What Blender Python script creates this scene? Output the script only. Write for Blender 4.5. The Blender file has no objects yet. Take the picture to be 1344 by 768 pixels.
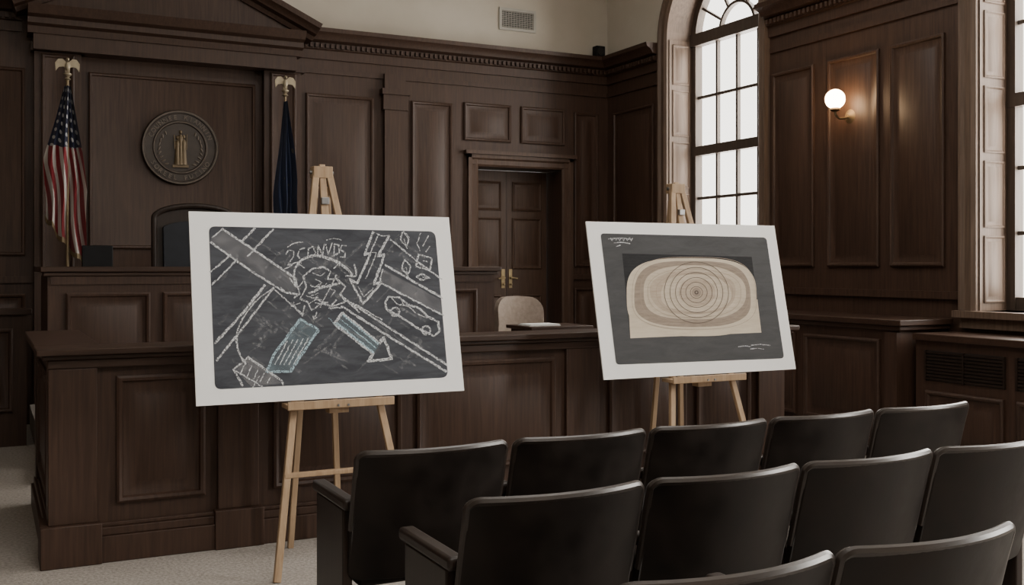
import bpy, bmesh, math, random
import numpy as np
from mathutils import Vector, Matrix
random.seed(4)
S=bpy.context.scene; C=S.collection

# ---------------------------------------------------------------- materials
def new_mat(name):
    m=bpy.data.materials.new(name); m.use_nodes=True
    nt=m.node_tree; b=nt.nodes["Principled BSDF"]
    return m,nt,b
def c4(c): return (c[0],c[1],c[2],1)
def noise_mat(name,c1,c2,rough=.5,scale=(1,1,1),nscale=5,metal=0,bump=0,detail=4,rvar=0,spec=.5,coat=0):
    m,nt,b=new_mat(name); N=nt.nodes; L=nt.links
    tc=N.new('ShaderNodeTexCoord'); mp=N.new('ShaderNodeMapping'); mp.inputs['Scale'].default_value=scale
    no=N.new('ShaderNodeTexNoise'); no.inputs['Scale'].default_value=nscale; no.inputs['Detail'].default_value=detail
    rp=N.new('ShaderNodeValToRGB'); rp.color_ramp.elements[0].color=c4(c1); rp.color_ramp.elements[1].color=c4(c2)
    rp.color_ramp.elements[0].position=.3; rp.color_ramp.elements[1].position=.7
    L.new(tc.outputs['Object'],mp.inputs[0]); L.new(mp.outputs[0],no.inputs['Vector']); L.new(no.outputs[0],rp.inputs[0])
    L.new(rp.outputs[0],b.inputs['Base Color']); b.inputs['Roughness'].default_value=rough; b.inputs['Metallic'].default_value=metal
    b.inputs['Specular IOR Level'].default_value=spec
    if rvar:
        mr=N.new('ShaderNodeMapRange'); mr.inputs[1].default_value=.3; mr.inputs[2].default_value=.7; mr.inputs[3].default_value=rough-rvar; mr.inputs[4].default_value=rough+rvar
        L.new(no.outputs[0],mr.inputs[0]); L.new(mr.outputs[0],b.inputs['Roughness'])
    if bump:
        bp=N.new('ShaderNodeBump'); bp.inputs['Strength'].default_value=bump; bp.inputs['Distance'].default_value=.01
        L.new(no.outputs[0],bp.inputs['Height']); L.new(bp.outputs[0],b.inputs['Normal'])
    return m
def wood_mat(name,c1,c2,rough=.50,scale=(16,16,.8),spec=.38):
    m,nt,b=new_mat(name); N=nt.nodes; L=nt.links
    tc=N.new('ShaderNodeTexCoord'); mp=N.new('ShaderNodeMapping'); mp.inputs['Scale'].default_value=scale
    no=N.new('ShaderNodeTexNoise'); no.inputs['Scale'].default_value=3.5; no.inputs['Detail'].default_value=8; no.inputs['Distortion'].default_value=.5
    no2=N.new('ShaderNodeTexNoise'); no2.inputs['Scale'].default_value=.9; no2.inputs['Detail'].default_value=2
    rp=N.new('ShaderNodeValToRGB'); rp.color_ramp.elements[0].color=c4(c1); rp.color_ramp.elements[1].color=c4(c2)
    rp.color_ramp.elements[0].position=.28; rp.color_ramp.elements[1].position=.72
    mx=N.new('ShaderNodeMix'); mx.data_type='RGBA'; mx.blend_type='MULTIPLY'; mx.inputs[0].default_value=.5
    rp2=N.new('ShaderNodeValToRGB'); rp2.color_ramp.elements[0].color=(.65,.65,.65,1); rp2.color_ramp.elements[1].color=(1.2,1.15,1.12,1)
    L.new(tc.outputs['Object'],mp.inputs[0]); L.new(mp.outputs[0],no.inputs['Vector']); L.new(tc.outputs['Object'],no2.inputs['Vector'])
    L.new(no.outputs[0],rp.inputs[0]); L.new(no2.outputs[0],rp2.inputs[0])
    L.new(rp.outputs[0],mx.inputs[6]); L.new(rp2.outputs[0],mx.inputs[7]); L.new(mx.outputs[2],b.inputs['Base Color'])
    b.inputs['Roughness'].default_value=rough; b.inputs['Specular IOR Level'].default_value=spec
    bp=N.new('ShaderNodeBump'); bp.inputs['Strength'].default_value=.04; bp.inputs['Distance'].default_value=.003
    L.new(no.outputs[0],bp.inputs['Height']); L.new(bp.outputs[0],b.inputs['Normal'])
    return m
M_wall=wood_mat('walnut_wall',(.038,.0200,.0128),(.073,.0405,.0265))
M_rail=wood_mat('walnut_rail',(.034,.0175,.0113),(.066,.0355,.0232))
M_railh=wood_mat('walnut_rail_cap',(.030,.0158,.0105),(.056,.0305,.0200),.40,(.9,16,16))
M_door=wood_mat('walnut_door',(.057,.031,.020),(.095,.056,.037))
M_case=wood_mat('window_casing_wood',(.10,.066,.046),(.165,.114,.083),.55)
M_cream=noise_mat('cream_plaster',(.49,.445,.37),(.54,.495,.42),.9,nscale=3)
M_ceil=noise_mat('ceiling_plaster',(.66,.64,.6),(.72,.70,.65),.9,nscale=3)
M_carpet=noise_mat('grey_carpet',(.26,.235,.21),(.42,.385,.35),.98,nscale=60,bump=.6,detail=6,spec=.1)
M_pine=wood_mat('pine',(.33,.22,.13),(.46,.33,.21),.55,(18,18,1.2))
M_chair=noise_mat('dark_leather',(.0065,.0045,.0036),(.0165,.0115,.0088),.50,nscale=9,bump=.16,detail=12,spec=.24,rvar=.10)
M_rim=noise_mat('polished_rim',(.018,.0125,.0095),(.028,.0195,.015),.36,nscale=9,spec=.55)
M_cwood=wood_mat('chair_wood',(.012,.0072,.0052),(.026,.0158,.011),.42)
M_jwood=wood_mat('judge_chair_wood',(.016,.0095,.0065),(.030,.0185,.013),.5,spec=.3)
M_foam=noise_mat('white_foam_board',(.87,.87,.86),(.90,.90,.89),.7,nscale=3)
M_brass=noise_mat('brass',(.34,.26,.14),(.42,.33,.19),.5,nscale=8,metal=.8)
M_finial=noise_mat('pale_brass',(.30,.25,.17),(.40,.34,.24),.5,nscale=20,metal=.5)
M_goldp=noise_mat('antique_gold',(.19,.14,.075),(.26,.195,.11),.5,nscale=20,metal=.3)
M_goldf=noise_mat('dull_gold_relief',(.13,.092,.048),(.18,.13,.072),.5,nscale=20,metal=.2)
M_bronze=noise_mat('bronze_seal',(.030,.020,.014),(.046,.032,.023),.45,nscale=20)
M_bronzel=noise_mat('bronze_relief',(.10,.076,.055),(.14,.108,.08),.45,nscale=20)
M_black=noise_mat('black_plastic',(.005,.005,.0055),(.008,.008,.009),.6,nscale=9,spec=.2)
M_sash=wood_mat('sash_wood',(.06,.044,.034),(.09,.068,.053),.55)
M_navy=noise_mat('navy_leather',(.010,.0115,.0155),(.016,.0185,.025),.5,nscale=8,bump=.1,spec=.25)
M_beige=noise_mat('beige_upholstery',(.27,.215,.175),(.34,.28,.235),.9,nscale=30,bump=.2)
M_metal=noise_mat('grey_metal',(.25,.25,.25),(.35,.35,.35),.4,nscale=8,metal=.8)
M_vent=noise_mat('vent_metal',(.40,.38,.34),(.46,.44,.39),.6,nscale=8)
M_dark=noise_mat('dark_void',(.01,.009,.008),(.014,.012,.011),.8,nscale=8)
M_paper=noise_mat('paper',(.7,.7,.68),(.76,.76,.74),.8,nscale=8)
def slate(name,a,b_):
    m,nt,b=new_mat(name); N=nt.nodes; L=nt.links
    tc=N.new('ShaderNodeTexCoord'); mp=N.new('ShaderNodeMapping'); mp.inputs['Scale'].default_value=(1.5,7,7); mp.inputs['Rotation'].default_value=(0,.6,0)
    no=N.new('ShaderNodeTexNoise'); no.inputs['Scale'].default_value=3.0; no.inputs['Detail'].default_value=10; no.inputs['Distortion'].default_value=.8; no.inputs['Roughness'].default_value=.65
    rp=N.new('ShaderNodeValToRGB'); e=rp.color_ramp.elements
    e[0].color=c4(a); e[0].position=.35; e[1].color=c4(b_); e[1].position=.72
    L.new(tc.outputs['Object'],mp.inputs[0]); L.new(mp.outputs[0],no.inputs['Vector']); L.new(no.outputs[0],rp.inputs[0]); L.new(rp.outputs[0],b.inputs['Base Color'])
    b.inputs['Roughness'].default_value=.8; b.inputs['Specular IOR Level'].default_value=.25
    return m
M_slate=slate('slate_sheet',(.038,.041,.050),(.080,.085,.098))
M_slate2=slate('slate_sheet_plain',(.055,.056,.059),(.076,.077,.080))
def chalk(name,col,lo=.38,hi=.52,maxa=1.0,scale=260,mn=.12):
    m,nt,b=new_mat(name); N=nt.nodes; L=nt.links
    tc=N.new('ShaderNodeTexCoord'); no=N.new('ShaderNodeTexNoise'); no.inputs['Scale'].default_value=scale; no.inputs['Detail'].default_value=3
    mr=N.new('ShaderNodeMapRange'); mr.inputs[1].default_value=lo; mr.inputs[2].default_value=hi; mr.inputs[3].default_value=mn*maxa; mr.inputs[4].default_value=maxa
    L.new(tc.outputs['Object'],no.inputs['Vector']); L.new(no.outputs[0],mr.inputs[0]); L.new(mr.outputs[0],b.inputs['Alpha'])
    b.inputs['Base Color'].default_value=c4(col); b.inputs['Roughness'].default_value=.9
    return m
M_chalk=chalk('white_chalk',(.68,.70,.72),.37,.60,.94,170,.08)
M_chalkb=chalk('blue_chalk',(.44,.60,.68),.37,.60,.94,170,.08)
M_smear=chalk('chalk_smear',(.36,.36,.38),.3,.8,.42,14)
M_smearb=chalk('blue_chalk_smear',(.30,.42,.48),.3,.8,.40,14)
M_faint=chalk('faint_chalk',(.45,.46,.48),.40,.7,.26,90,0)

# ---------------------------------------------------------------- mesh helpers
def box(bm,x0,x1,y0,y1,z0,z1,mi=0):
    v=[bm.verts.new(p) for p in [(x0,y0,z0),(x1,y0,z0),(x1,y1,z0),(x0,y1,z0),(x0,y0,z1),(x1,y0,z1),(x1,y1,z1),(x0,y1,z1)]]
    for f in [(3,2,1,0),(4,5,6,7),(0,1,5,4),(1,2,6,5),(2,3,7,6),(3,0,4,7)]:
        fa=bm.faces.new([v[i] for i in f]); fa.material_index=mi
def beam(bm,p0,p1,w,t,up=(0,1,0),mi=0,w1=None):
    p0=Vector(p0);p1=Vector(p1); d=(p1-p0).normalized(); a=Vector(up).cross(d).normalized(); b=d.cross(a).normalized()
    w1=w if w1 is None else w1
    vs=[]
    for p,ww in((p0,w),(p1,w1)):
        for sa,sb in((-1,-1),(1,-1),(1,1),(-1,1)): vs.append(bm.verts.new(p+a*sa*ww/2+b*sb*t/2))
    for f in [(3,2,1,0),(4,5,6,7),(0,1,5,4),(1,2,6,5),(2,3,7,6),(3,0,4,7)]:
        bm.faces.new([vs[i] for i in f]).material_index=mi
def cyl(bm,p0,p1,r0,r1=None,seg=16,mi=0):
    p0=Vector(p0);p1=Vector(p1); r1=r0 if r1 is None else r1
    d=(p1-p0).normalized(); a=d.orthogonal().normalized(); b=d.cross(a)
    R=[]
    for p,r in((p0,r0),(p1,r1)):
        R.append([bm.verts.new(p+(a*math.cos(2*math.pi*i/seg)+b*math.sin(2*math.pi*i/seg))*r) for i in range(seg)])
    for i in range(seg):
        j=(i+1)%seg; bm.faces.new([R[0][i],R[0][j],R[1][j],R[1][i]]).material_index=mi
    bm.faces.new(R[0][::-1]).material_index=mi; bm.faces.new(R[1]).material_index=mi
def lathe(bm,prof,c,axis=(0,0,1),seg=32,mi=0,ring=False):
    c=Vector(c); d=Vector(axis).normalized(); a=d.orthogonal().normalized(); b=d.cross(a); R=[]
    for r,h in prof:
        R.append([bm.verts.new(c+d*h+(a*math.cos(2*math.pi*i/seg)+b*math.sin(2*math.pi*i/seg))*max(r,.0005)) for i in range(seg)])
    for k in range(len(R)-(0 if ring else 1)):
        k2=(k+1)%len(R)
        for i in range(seg):
            j=(i+1)%seg; bm.faces.new([R[k][i],R[k][j],R[k2][j],R[k2][i]]).material_index=mi
    if not ring: bm.faces.new(R[0][::-1]).material_index=mi; bm.faces.new(R[-1]).material_index=mi
def tube(bm,pts,r,seg=8):
    pts=[Vector(p) for p in pts]; n=len(pts); R=[]
    for i,p in enumerate(pts):
        d=(pts[min(n-1,i+1)]-pts[max(0,i-1)]).normalized(); a=Vector((0,1,0)); a=(a-d*a.dot(d)).normalized(); b=d.cross(a)
        R.append([bm.verts.new(p+(a*math.cos(2*math.pi*k/seg)+b*math.sin(2*math.pi*k/seg))*r) for k in range(seg)])
    for i in range(n-1):
        for k in range(seg):
            j=(k+1)%seg; bm.faces.new([R[i][k],R[i][j],R[i+1][j],R[i+1][k]])
    bm.faces.new(R[0][::-1]); bm.faces.new(R[-1])
def ellipsoid(bm,c,r,mi=0,seg=16,rot=None):
    M=Matrix.Translation(c)@(rot if rot else Matrix.Identity(4))@Matrix.Diagonal((r[0],r[1],r[2],1))
    g=bmesh.ops.create_uvsphere(bm,u_segments=seg,v_segments=max(6,seg//2+2),radius=1,matrix=M)
    for v in g['verts']:
        for f in v.link_faces: f.material_index=mi
def sweep(bm,prof,p0,p1,A,B,mi=0):
    p0=Vector(p0);p1=Vector(p1);A=Vector(A);B=Vector(B)
    r0=[bm.verts.new(p0+A*a+B*b) for a,b in prof]; r1=[bm.verts.new(p1+A*a+B*b) for a,b in prof]
    n=len(prof)
    for i in range(n):
        j=(i+1)%n; bm.faces.new([r0[i],r0[j],r1[j],r1[i]]).material_index=mi
    bm.faces.new(r0[::-1]).material_index=mi; bm.faces.new(r1).material_index=mi
PW=[(0,0),(0,.022),(.012,.03),(.026,.024),(.034,.010),(.05,.005),(.085,.005),(.105,.017)]
PF=[(0,0),(0,.022),(.012,.03),(.026,.024),(.034,.010),(.05,.003)]
PS=[(0,0),(0,.010),(.01,.014),(.022,.004),(.04,.004),(.05,.01)]
def panel(bm,o,U,V,N,u0,u1,v0,v1,prof=PW,mi=0):
    o=Vector(o);U=Vector(U);V=Vector(V);N=Vector(N); R=[]
    for ins,h in prof:
        R.append([bm.verts.new(o+U*u+V*v+N*h) for u,v in((u0+ins,v0+ins),(u1-ins,v0+ins),(u1-ins,v1-ins),(u0+ins,v1-ins))])
    for k in range(len(R)-1):
        for i in range(4):
            j=(i+1)%4; bm.faces.new([R[k][i],R[k][j],R[k+1][j],R[k+1][i]]).material_index=mi
    bm.faces.new(R[-1]).material_index=mi
def pY(bm,Y,x0,x1,z0,z1,prof=PW,mi=0): panel(bm,(0,Y,0),(1,0,0),(0,0,1),(0,-1,0),x0,x1,z0,z1,prof,mi)
def pYb(bm,Y,x0,x1,z0,z1,prof=PW,mi=0): panel(bm,(0,Y,0),(-1,0,0),(0,0,1),(0,1,0),-x1,-x0,z0,z1,prof,mi)
def pX(bm,X,y0,y1,z0,z1,prof=PW,mi=0): panel(bm,(X,0,0),(0,-1,0),(0,0,1),(-1,0,0),-y1,-y0,z0,z1,prof,mi)
def slab(bm,W,zb,zt,yf,th,nx=18,nz=10,mi=0):
    F=[];Bk=[]
    for i in range(nx+1):
        s=-1+2*i/nx; x=W/2*math.sin(math.pi/2*s); f=[];b=[]
        for k in range(nz+1):
            z=zb(x)+(zt(x)-zb(x))*k/nz; y=yf(x,z)
            f.append(bm.verts.new((x,y-th/2,z))); b.append(bm.verts.new((x,y+th/2,z)))
        F.append(f);Bk.append(b)
    def q(*v): bm.faces.new(v).material_index=mi
    for i in range(nx):
        for k in range(nz):
            q(F[i][k],F[i+1][k],F[i+1][k+1],F[i][k+1]); q(Bk[i+1][k],Bk[i][k],Bk[i][k+1],Bk[i+1][k+1])
        q(F[i][nz],F[i+1][nz],Bk[i+1][nz],Bk[i][nz]); q(F[i+1][0],F[i][0],Bk[i][0],Bk[i+1][0])
    for k in range(nz):
        q(F[0][k+1],Bk[0][k+1],Bk[0][k],F[0][k]); q(F[nx][k],Bk[nx][k],Bk[nx][k+1],F[nx][k+1])
def rt(W,z1,r): return lambda x: z1-r+math.sqrt(max(0,r*r-max(0,abs(x)-(W/2-r))**2))
def rb(W,z0,r): return lambda x: z0+r-math.sqrt(max(0,r*r-max(0,abs(x)-(W/2-r))**2))
def O(name,bm,mats,loc=(0,0,0),parent=None,bev=0,smooth=True,seg=2,**props):
    me=bpy.data.meshes.new(name)
    bmesh.ops.recalc_face_normals(bm,faces=bm.faces)
    bm.to_mesh(me); bm.free()
    for m in (mats if isinstance(mats,(list,tuple)) else [mats]): me.materials.append(m)
    if smooth:
        for p in me.polygons: p.use_smooth=True
        me.set_sharp_from_angle(angle=math.radians(35))
    ob=bpy.data.objects.new(name,me); C.objects.link(ob); ob.location=loc
    if parent: ob.parent=parent
    if bev:
        md=ob.modifiers.new('Bevel','BEVEL'); md.width=bev; md.segments=seg; md.limit_method='ANGLE'; md.angle_limit=math.radians(40)
    for k,v in props.items(): ob[k]=v
    return ob
def E(name,loc,**props):
    ob=bpy.data.objects.new(name,None); ob.empty_display_size=.1; C.objects.link(ob); ob.location=loc
    for k,v in props.items(): ob[k]=v
    return ob
B=bmesh.new

# ================================================================ ROOM
YB=10.6; XR=6.6; ZC=3.88; ZT=5.4; XL=-3.6; YF=-4.0
bm=B(); box(bm,XL,7.0,YF,11.1,-.1,0); O('floor',bm,M_carpet,kind='structure')
bm=B(); box(bm,XL,7.0,YF,11.1,ZT,ZT+.1); O('ceiling',bm,M_ceil,kind='structure')
# back wall
DX0,DX1,DZ=4.90,5.97,2.57
bm=B()
box(bm,XL,DX0,YB,11.1,0,ZC); box(bm,DX1,XR,YB,11.1,0,ZC); box(bm,DX0,DX1,YB,11.1,DZ,ZC); box(bm,XL,XR,YB,11.1,ZC,ZT,1)
for a,b,z0,z1 in [(-2.9,-1.0,1.6,3.25),(-.85,.33,1.55,3.27),(.87,2.43,1.62,3.28),(2.95,3.68,1.45,3.24),(4.11,4.59,1.45,3.24),(4.73,5.31,2.85,3.27),(5.44,6.01,2.85,3.27),(6.14,6.46,1.45,3.25)]:
    pY(bm,YB,a,b,z0,z1,PF if b-a>1 else PW)
for a,b in [(-.85,.33),(.87,2.43),(2.95,3.68),(4.11,4.59),(6.14,6.46)]: pY(bm,YB,a,b,.3,1.2)
box(bm,XL,4.70,YB-.03,YB,1.30,1.36); box(bm,6.10,XR,YB-.03,YB,1.30,1.36)
box(bm,2.9,XR,YB-.02,YB,3.45,3.5)
# pilasters
for a,b in [(.40,.80),(2.50,2.88)]:
    box(bm,a,b,YB-.10,YB,0,3.6); pY(bm,YB-.10,a+.06,b-.06,1.4,3.4,PF); box(bm,a-.03,b+.03,YB-.14,YB,3.42,3.5)
box(bm,3.79,4.03,YB-.06,YB,0,3.5); box(bm,3.75,4.07,YB-.10,YB,3.28,3.34); box(bm,3.77,4.05,YB-.08,YB,3.12,3.28)
O('wall_back',bm,[M_wall,M_cream],kind='structure')
bm=B(); box(bm,XL-.1,XL,YF,11.1,0,ZC); box(bm,XL-.1,XL,YF,11.1,ZC,ZT,1); O('wall_left',bm,[M_wall,M_cream],kind='structure')
bm=B(); box(bm,XL,7.0,YF-.1,YF,0,1.2); box(bm,XL,7.0,YF-.1,YF,1.2,ZT,1); O('wall_front',bm,[M_wall,M_cream],kind='structure')

# right wall with arched window openings
WIN=[(8.60,.75),(4.65,.75),(.70,.75)]
ZS=1.12; SP=3.90
bm=B()
segs=[(9.35,11.1),(5.40,7.85),(1.45,3.90),(YF,-.05)]
for a,b in segs: box(bm,XR,7.0,a,b,0,ZC); box(bm,XR,7.0,a,b,ZC,ZT,1)
for yc,r in WIN:
    box(bm,XR,7.0,yc-r,yc+r,0,ZS)
    n=28
    A=[(yc-r*math.cos(math.pi*i/n),SP+r*math.sin(math.pi*i/n)) for i in range(n+1)]
    for i in range(n):
        (ya,za),(yb,zb)=A[i],A[i+1]
        v=[bm.verts.new(p) for p in [(XR,ya,za),(XR,yb,zb),(XR,yb,ZT),(XR,ya,ZT)]]; bm.faces.new(v[::-1]).material_index=1
        v=[bm.verts.new(p) for p in [(7,ya,za),(7,yb,zb),(7,yb,ZT),(7,ya,ZT)]]; bm.faces.new(v).material_index=1
        v=[bm.verts.new(p) for p in [(XR,ya,za),(XR,yb,zb),(7,yb,zb),(7,ya,za)]]; bm.faces.new(v).material_index=2
        # archivolt
        r2=r+.13; ca,sa=-math.cos(math.pi*i/n),math.sin(math.pi*i/n); cb,sb=-math.cos(math.pi*(i+1)/n),math.sin(math.pi*(i+1)/n)
        prof=[(r,0),(r,.03),(r+.03,.05),(r+.09,.04),(r+.11,.065),(r2,.065),(r2,0)]
        for k in range(len(prof)-1):
            (q0,h0),(q1,h1)=prof[k],prof[k+1]
            v=[bm.verts.new((XR-h,yc+c*q,SP+s*q)) for (q,h,c,s) in((q0,h0,ca,sa),(q0,h0,cb,sb),(q1,h1,cb,sb),(q1,h1,ca,sa))]
            bm.faces.new(v).material_index=2
    # side casings + reveal panels
    prof=[(0,0),(0,.03),(.03,.05),(.09,.04),(.11,.065),(.13,.065),(.13,0)]
    sweep(bm,prof,(XR,yc+r,ZS),(XR,yc+r,SP),(0,1,0),(-1,0,0),2)
    sweep(bm,prof,(XR,yc-r,ZS),(XR,yc-r,SP),(0,-1,0),(-1,0,0),2)
    box(bm,XR,6.9,yc+r-.012,yc+r+.001,ZS,SP,2); box(bm,XR,6.9,yc-r-.001,yc-r+.012,ZS,SP,2)
    z=ZS+.06
    while z<SP-.3:
        z2=min(z+.50,SP-.05)
        pY(bm,yc+r-.012,6.64,6.86,z,z2,PS,2); pYb(bm,yc-r+.012,6.64,6.86,z,z2,PS,2); z+=.56
    box(bm,XR-.10,6.93,yc-r-.16,yc+r+.16,ZS-.05,ZS,2); box(bm,XR-.05,XR,yc-r-.13,yc+r+.13,ZS-.13,ZS-.05,2)
# wall panels between windows
for a,b in [(7.12,7.67),(6.36,6.95),(5.70,6.24)]: pX(bm,XR,a,b,1.45,3.25); pX(bm,XR,a,b,.3,1.05)
pX(bm,XR,9.62,10.45,1.45,3.25); pX(bm,XR,9.62,10.45,.3,1.05)
for a,b in [(2.95,3.6),(2.2,2.8),(1.65,2.1)]: pX(bm,XR,a,b,1.45,3.25)
for a,b in [(9.5,10.6),(5.55,7.7),(1.6,3.75)]: box(bm,XR-.03,XR,a,b,1.20,1.26); box(bm,XR-.02,XR,a,b,3.45,3.5)
O('wall_right',bm,[M_wall,M_cream,M_case],kind='structure')

# cornices
CP=[(0,3.60),(.025,3.60),(.03,3.69),(.055,3.70),(.055,3.765),(.12,3.78),(.14,3.82),(.19,3.85),(.20,3.89),(0,3.89)]
def cornice_y(bm,x0,x1,Y=YB):
    sweep(bm,CP,(x0,Y,0),(x1,Y,0),(0,-1,0),(0,0,1)); x=x0+.02
    while x<x1-.05: box(bm,x,x+.03,Y-.09,Y-.05,3.708,3.75); x+=.055
def cornice_x(bm,y0,y1,X=XR):
    sweep(bm,CP,(X,y0,0),(X,y1,0),(-1,0,0),(0,0,1)); y=y0+.02
    while y<y1-.05: box(bm,X-.09,X-.05,y,y+.03,3.708,3.75); y+=.055
bm=B(); cornice_y(bm,XL,.3); cornice_y(bm,2.9,XR); O('trim_1',bm,M_wall,kind='structure')
bm=B()
for a,b in [(9.49,10.6),(5.54,7.71),(1.59,3.76)]: cornice_x(bm,a,b)
O('trim_2',bm,M_wall,kind='structure')
# pediment
bm=B()
PX0,PX1=.24,2.95; cx=(PX0+PX1)/2; ax=4.36
box(bm,PX0+.15,PX1-.15,YB-.22,YB,3.42,3.62)
PP=[(0,3.56),(.24,3.56),(.25,3.62),(.30,3.64),(.30,3.69),(.36,3.71),(.38,3.75),(.40,3.79),(0,3.79)]
sweep(bm,PP,(PX0+.1,YB,0),(PX1-.1,YB,0),(0,-1,0),(0,0,1))
x=PX0+.2
while x<PX1-.22: box(bm,x,x+.028,YB-.285,YB-.25,3.65,3.69); x+=.052
v=[bm.verts.new(p) for p in [(PX0+.1,YB-.25,3.79),(PX1-.1,YB-.25,3.79),(cx,YB-.25,ax)]]; bm.faces.new(v)
slope=math.atan2(ax-3.76,(PX1-PX0)/2)
RP=[(0,-.02),(.28,-.02),(.30,.02),(.36,.035),(.38,.07),(.42,.09),(.43,.14),(0,.14)]
for sx,ex in((PX0,cx),(PX1,cx)):
    sg=1 if sx<ex else -1
    Bv=(-sg*math.sin(slope),0,math.cos(slope))
    sweep(bm,RP,(sx,YB,3.74),(ex+sg*.03,YB,ax+.02),(0,-1,0),Bv)
O('trim_3',bm,M_wall,kind='structure')
# door casing
bm=B()
DP=[(0,0),(0,.02),(.02,.035),(.07,.03),(.09,.05),(.13,.05),(.13,0)]
sweep(bm,DP,(DX0,YB,0),(DX0,YB,DZ+.13),(-1,0,0),(0,-1,0)); sweep(bm,DP,(DX1,YB,0),(DX1,YB,DZ+.13),(1,0,0),(0,-1,0))
sweep(bm,DP,(DX0-.13,YB,DZ),(DX1+.13,YB,DZ),(0,0,1),(0,-1,0)); box(bm,DX0-.17,DX1+.17,YB-.08,YB,DZ+.13,DZ+.17)
O('trim_4',bm,M_door,kind='structure')
mid=(DX0+DX1)/2
for n,(a,b) in enumerate([(DX0+.005,mid-.003),(mid+.003,DX1-.005)]):
    bm=B(); box(bm,a,b,10.95,11.0,.2,DZ-.005)
    for z0,z1 in [(.35,1.12),(1.42,2.02),(2.10,2.44)]: pY(bm,10.95,a+.07,b-.07,z0,z1,[(0,0),(0,.012),(.012,.018),(.03,.004),(.05,.004),(.065,.012)])
    d=O('door_%d'%(n+1),bm,M_door,kind='structure')
    bm=B(); hx=(b-.045) if n==0 else (a+.045); box(bm,hx-.022,hx+.022,10.94,10.95,1.20,1.42)
    cyl(bm,(hx,10.95,1.32),(hx,10.90,1.32),.012); 
    s=-1 if n==0 else 1
    cyl(bm,(hx,10.905,1.32),(hx+s*.075,10.905,1.31),.012,.009); ellipsoid(bm,(hx,10.92,1.245),(.016,.012,.016))
    O('door_handle',bm,M_brass,parent=d,label='brass door handle and plate')
bm=B(); box(bm,DX0,DX1,10.6,11.05,0,.2); O('trim_5',bm,M_door,kind='structure')
bm=B(); sweep(bm,[(0,0),(.03,0),(.03,.15),(.015,.18),(0,.18)],(XL,YB,0),(.3,YB,0),(0,-1,0),(0,0,1)); O('baseboard_back',bm,M_wall,kind='structure')
bm=B(); sweep(bm,[(0,0),(.03,0),(.03,.15),(.015,.18),(0,.18)],(XR,YF,0),(XR,YB,0),(-1,0,0),(0,0,1)); O('baseboard_right',bm,M_wall,kind='structure')

# windows
def glass_mat():
    m=bpy.data.materials.new('window_glass'); m.use_nodes=True; nt=m.node_tree; N=nt.nodes; L=nt.links
    N.remove(N['Principled BSDF']); o=N['Material Output']
    t=N.new('ShaderNodeBsdfTransparent'); t.inputs[0].default_value=(.97,.96,.94,1); g=N.new('ShaderNodeBsdfGlossy'); g.inputs['Roughness'].default_value=.03
    no=N.new('ShaderNodeTexNoise'); no.inputs['Scale'].default_value=1.5
    mr=N.new('ShaderNodeMapRange'); mr.inputs[3].default_value=.02; mr.inputs[4].default_value=.06
    mx=N.new('ShaderNodeMixShader'); L.new(no.outputs[0],mr.inputs[0]); L.new(mr.outputs[0],mx.inputs[0]); L.new(t.outputs[0],mx.inputs[1]); L.new(g.outputs[0],mx.inputs[2]); L.new(mx.outputs[0],o.inputs[0])
    return m
M_glass=glass_mat()
for wi,(yc,r) in enumerate(WIN):
    bm=B(); X0,X1=6.90,6.97
    box(bm,X0-.01,X1+.01,yc-r+.012,yc-r+.085,ZS,SP); box(bm,X0-.01,X1+.01,yc+r-.085,yc+r-.012,ZS,SP)
    box(bm,X0,X1,yc-r+.01,yc+r-.01,ZS,ZS+.10); box(bm,X0-.03,X1,yc-r+.01,yc+r-.01,SP-.06,SP+.07)
    box(bm,X0-.015,X1,yc-r+.01,yc+r-.01,2.65,2.75)
    iw=2*r-.17
    for k in (1,2,3): box(bm,X0+.015,X1-.015,yc-iw/2+iw*k/4-.015,yc-iw/2+iw*k/4+.015,ZS,SP)
    for z in (1.70,2.19,3.28): box(bm,X0+.02,X1-.02,yc-r+.06,yc+r-.06,z-.015,z+.015)
    n=28
    for (ra,rb2,xa,xb) in ((r-.08,r-.001,X0-.01,X1+.01),(.27,.30,X0+.01,X1-.01)):
        for i in range(n):
            t0,t1=math.pi*i/n,math.pi*(i+1)/n
            P=[]
            for t in(t0,t1):
                for q in(ra,rb2):
                    for x in(xa,xb): P.append(bm.verts.new((x,yc-q*math.cos(t),SP+q*math.sin(t))))
            for f in [(0,2,6,4),(1,5,7,3),(0,4,5,1),(2,3,7,6)]: bm.faces.new([P[j] for j in f])
    for k in range(1,6):
        t=math.pi*k/6; beam(bm,(X0+.035,yc-.29*math.cos(t),SP+.29*math.sin(t)),(X0+.035,yc-(r-.05)*math.cos(t),SP+(r-.05)*math.sin(t)),.026,.03,up=(1,0,0))
    w=O('window_%d'%(wi+1),bm,M_sash,kind='structure')
    bm=B(); pts=[(6.94,yc+r-.02,ZS+.02),(6.94,yc-r+.02,ZS+.02)]+[(6.94,yc-(r-.02)*math.cos(math.pi*i/n),SP+(r-.02)*math.sin(math.pi*i/n)) for i in range(n+1)]
    bm.faces.new([bm.verts.new(p) for p in pts]); O('glass',bm,M_glass,parent=w,smooth=False)

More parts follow.
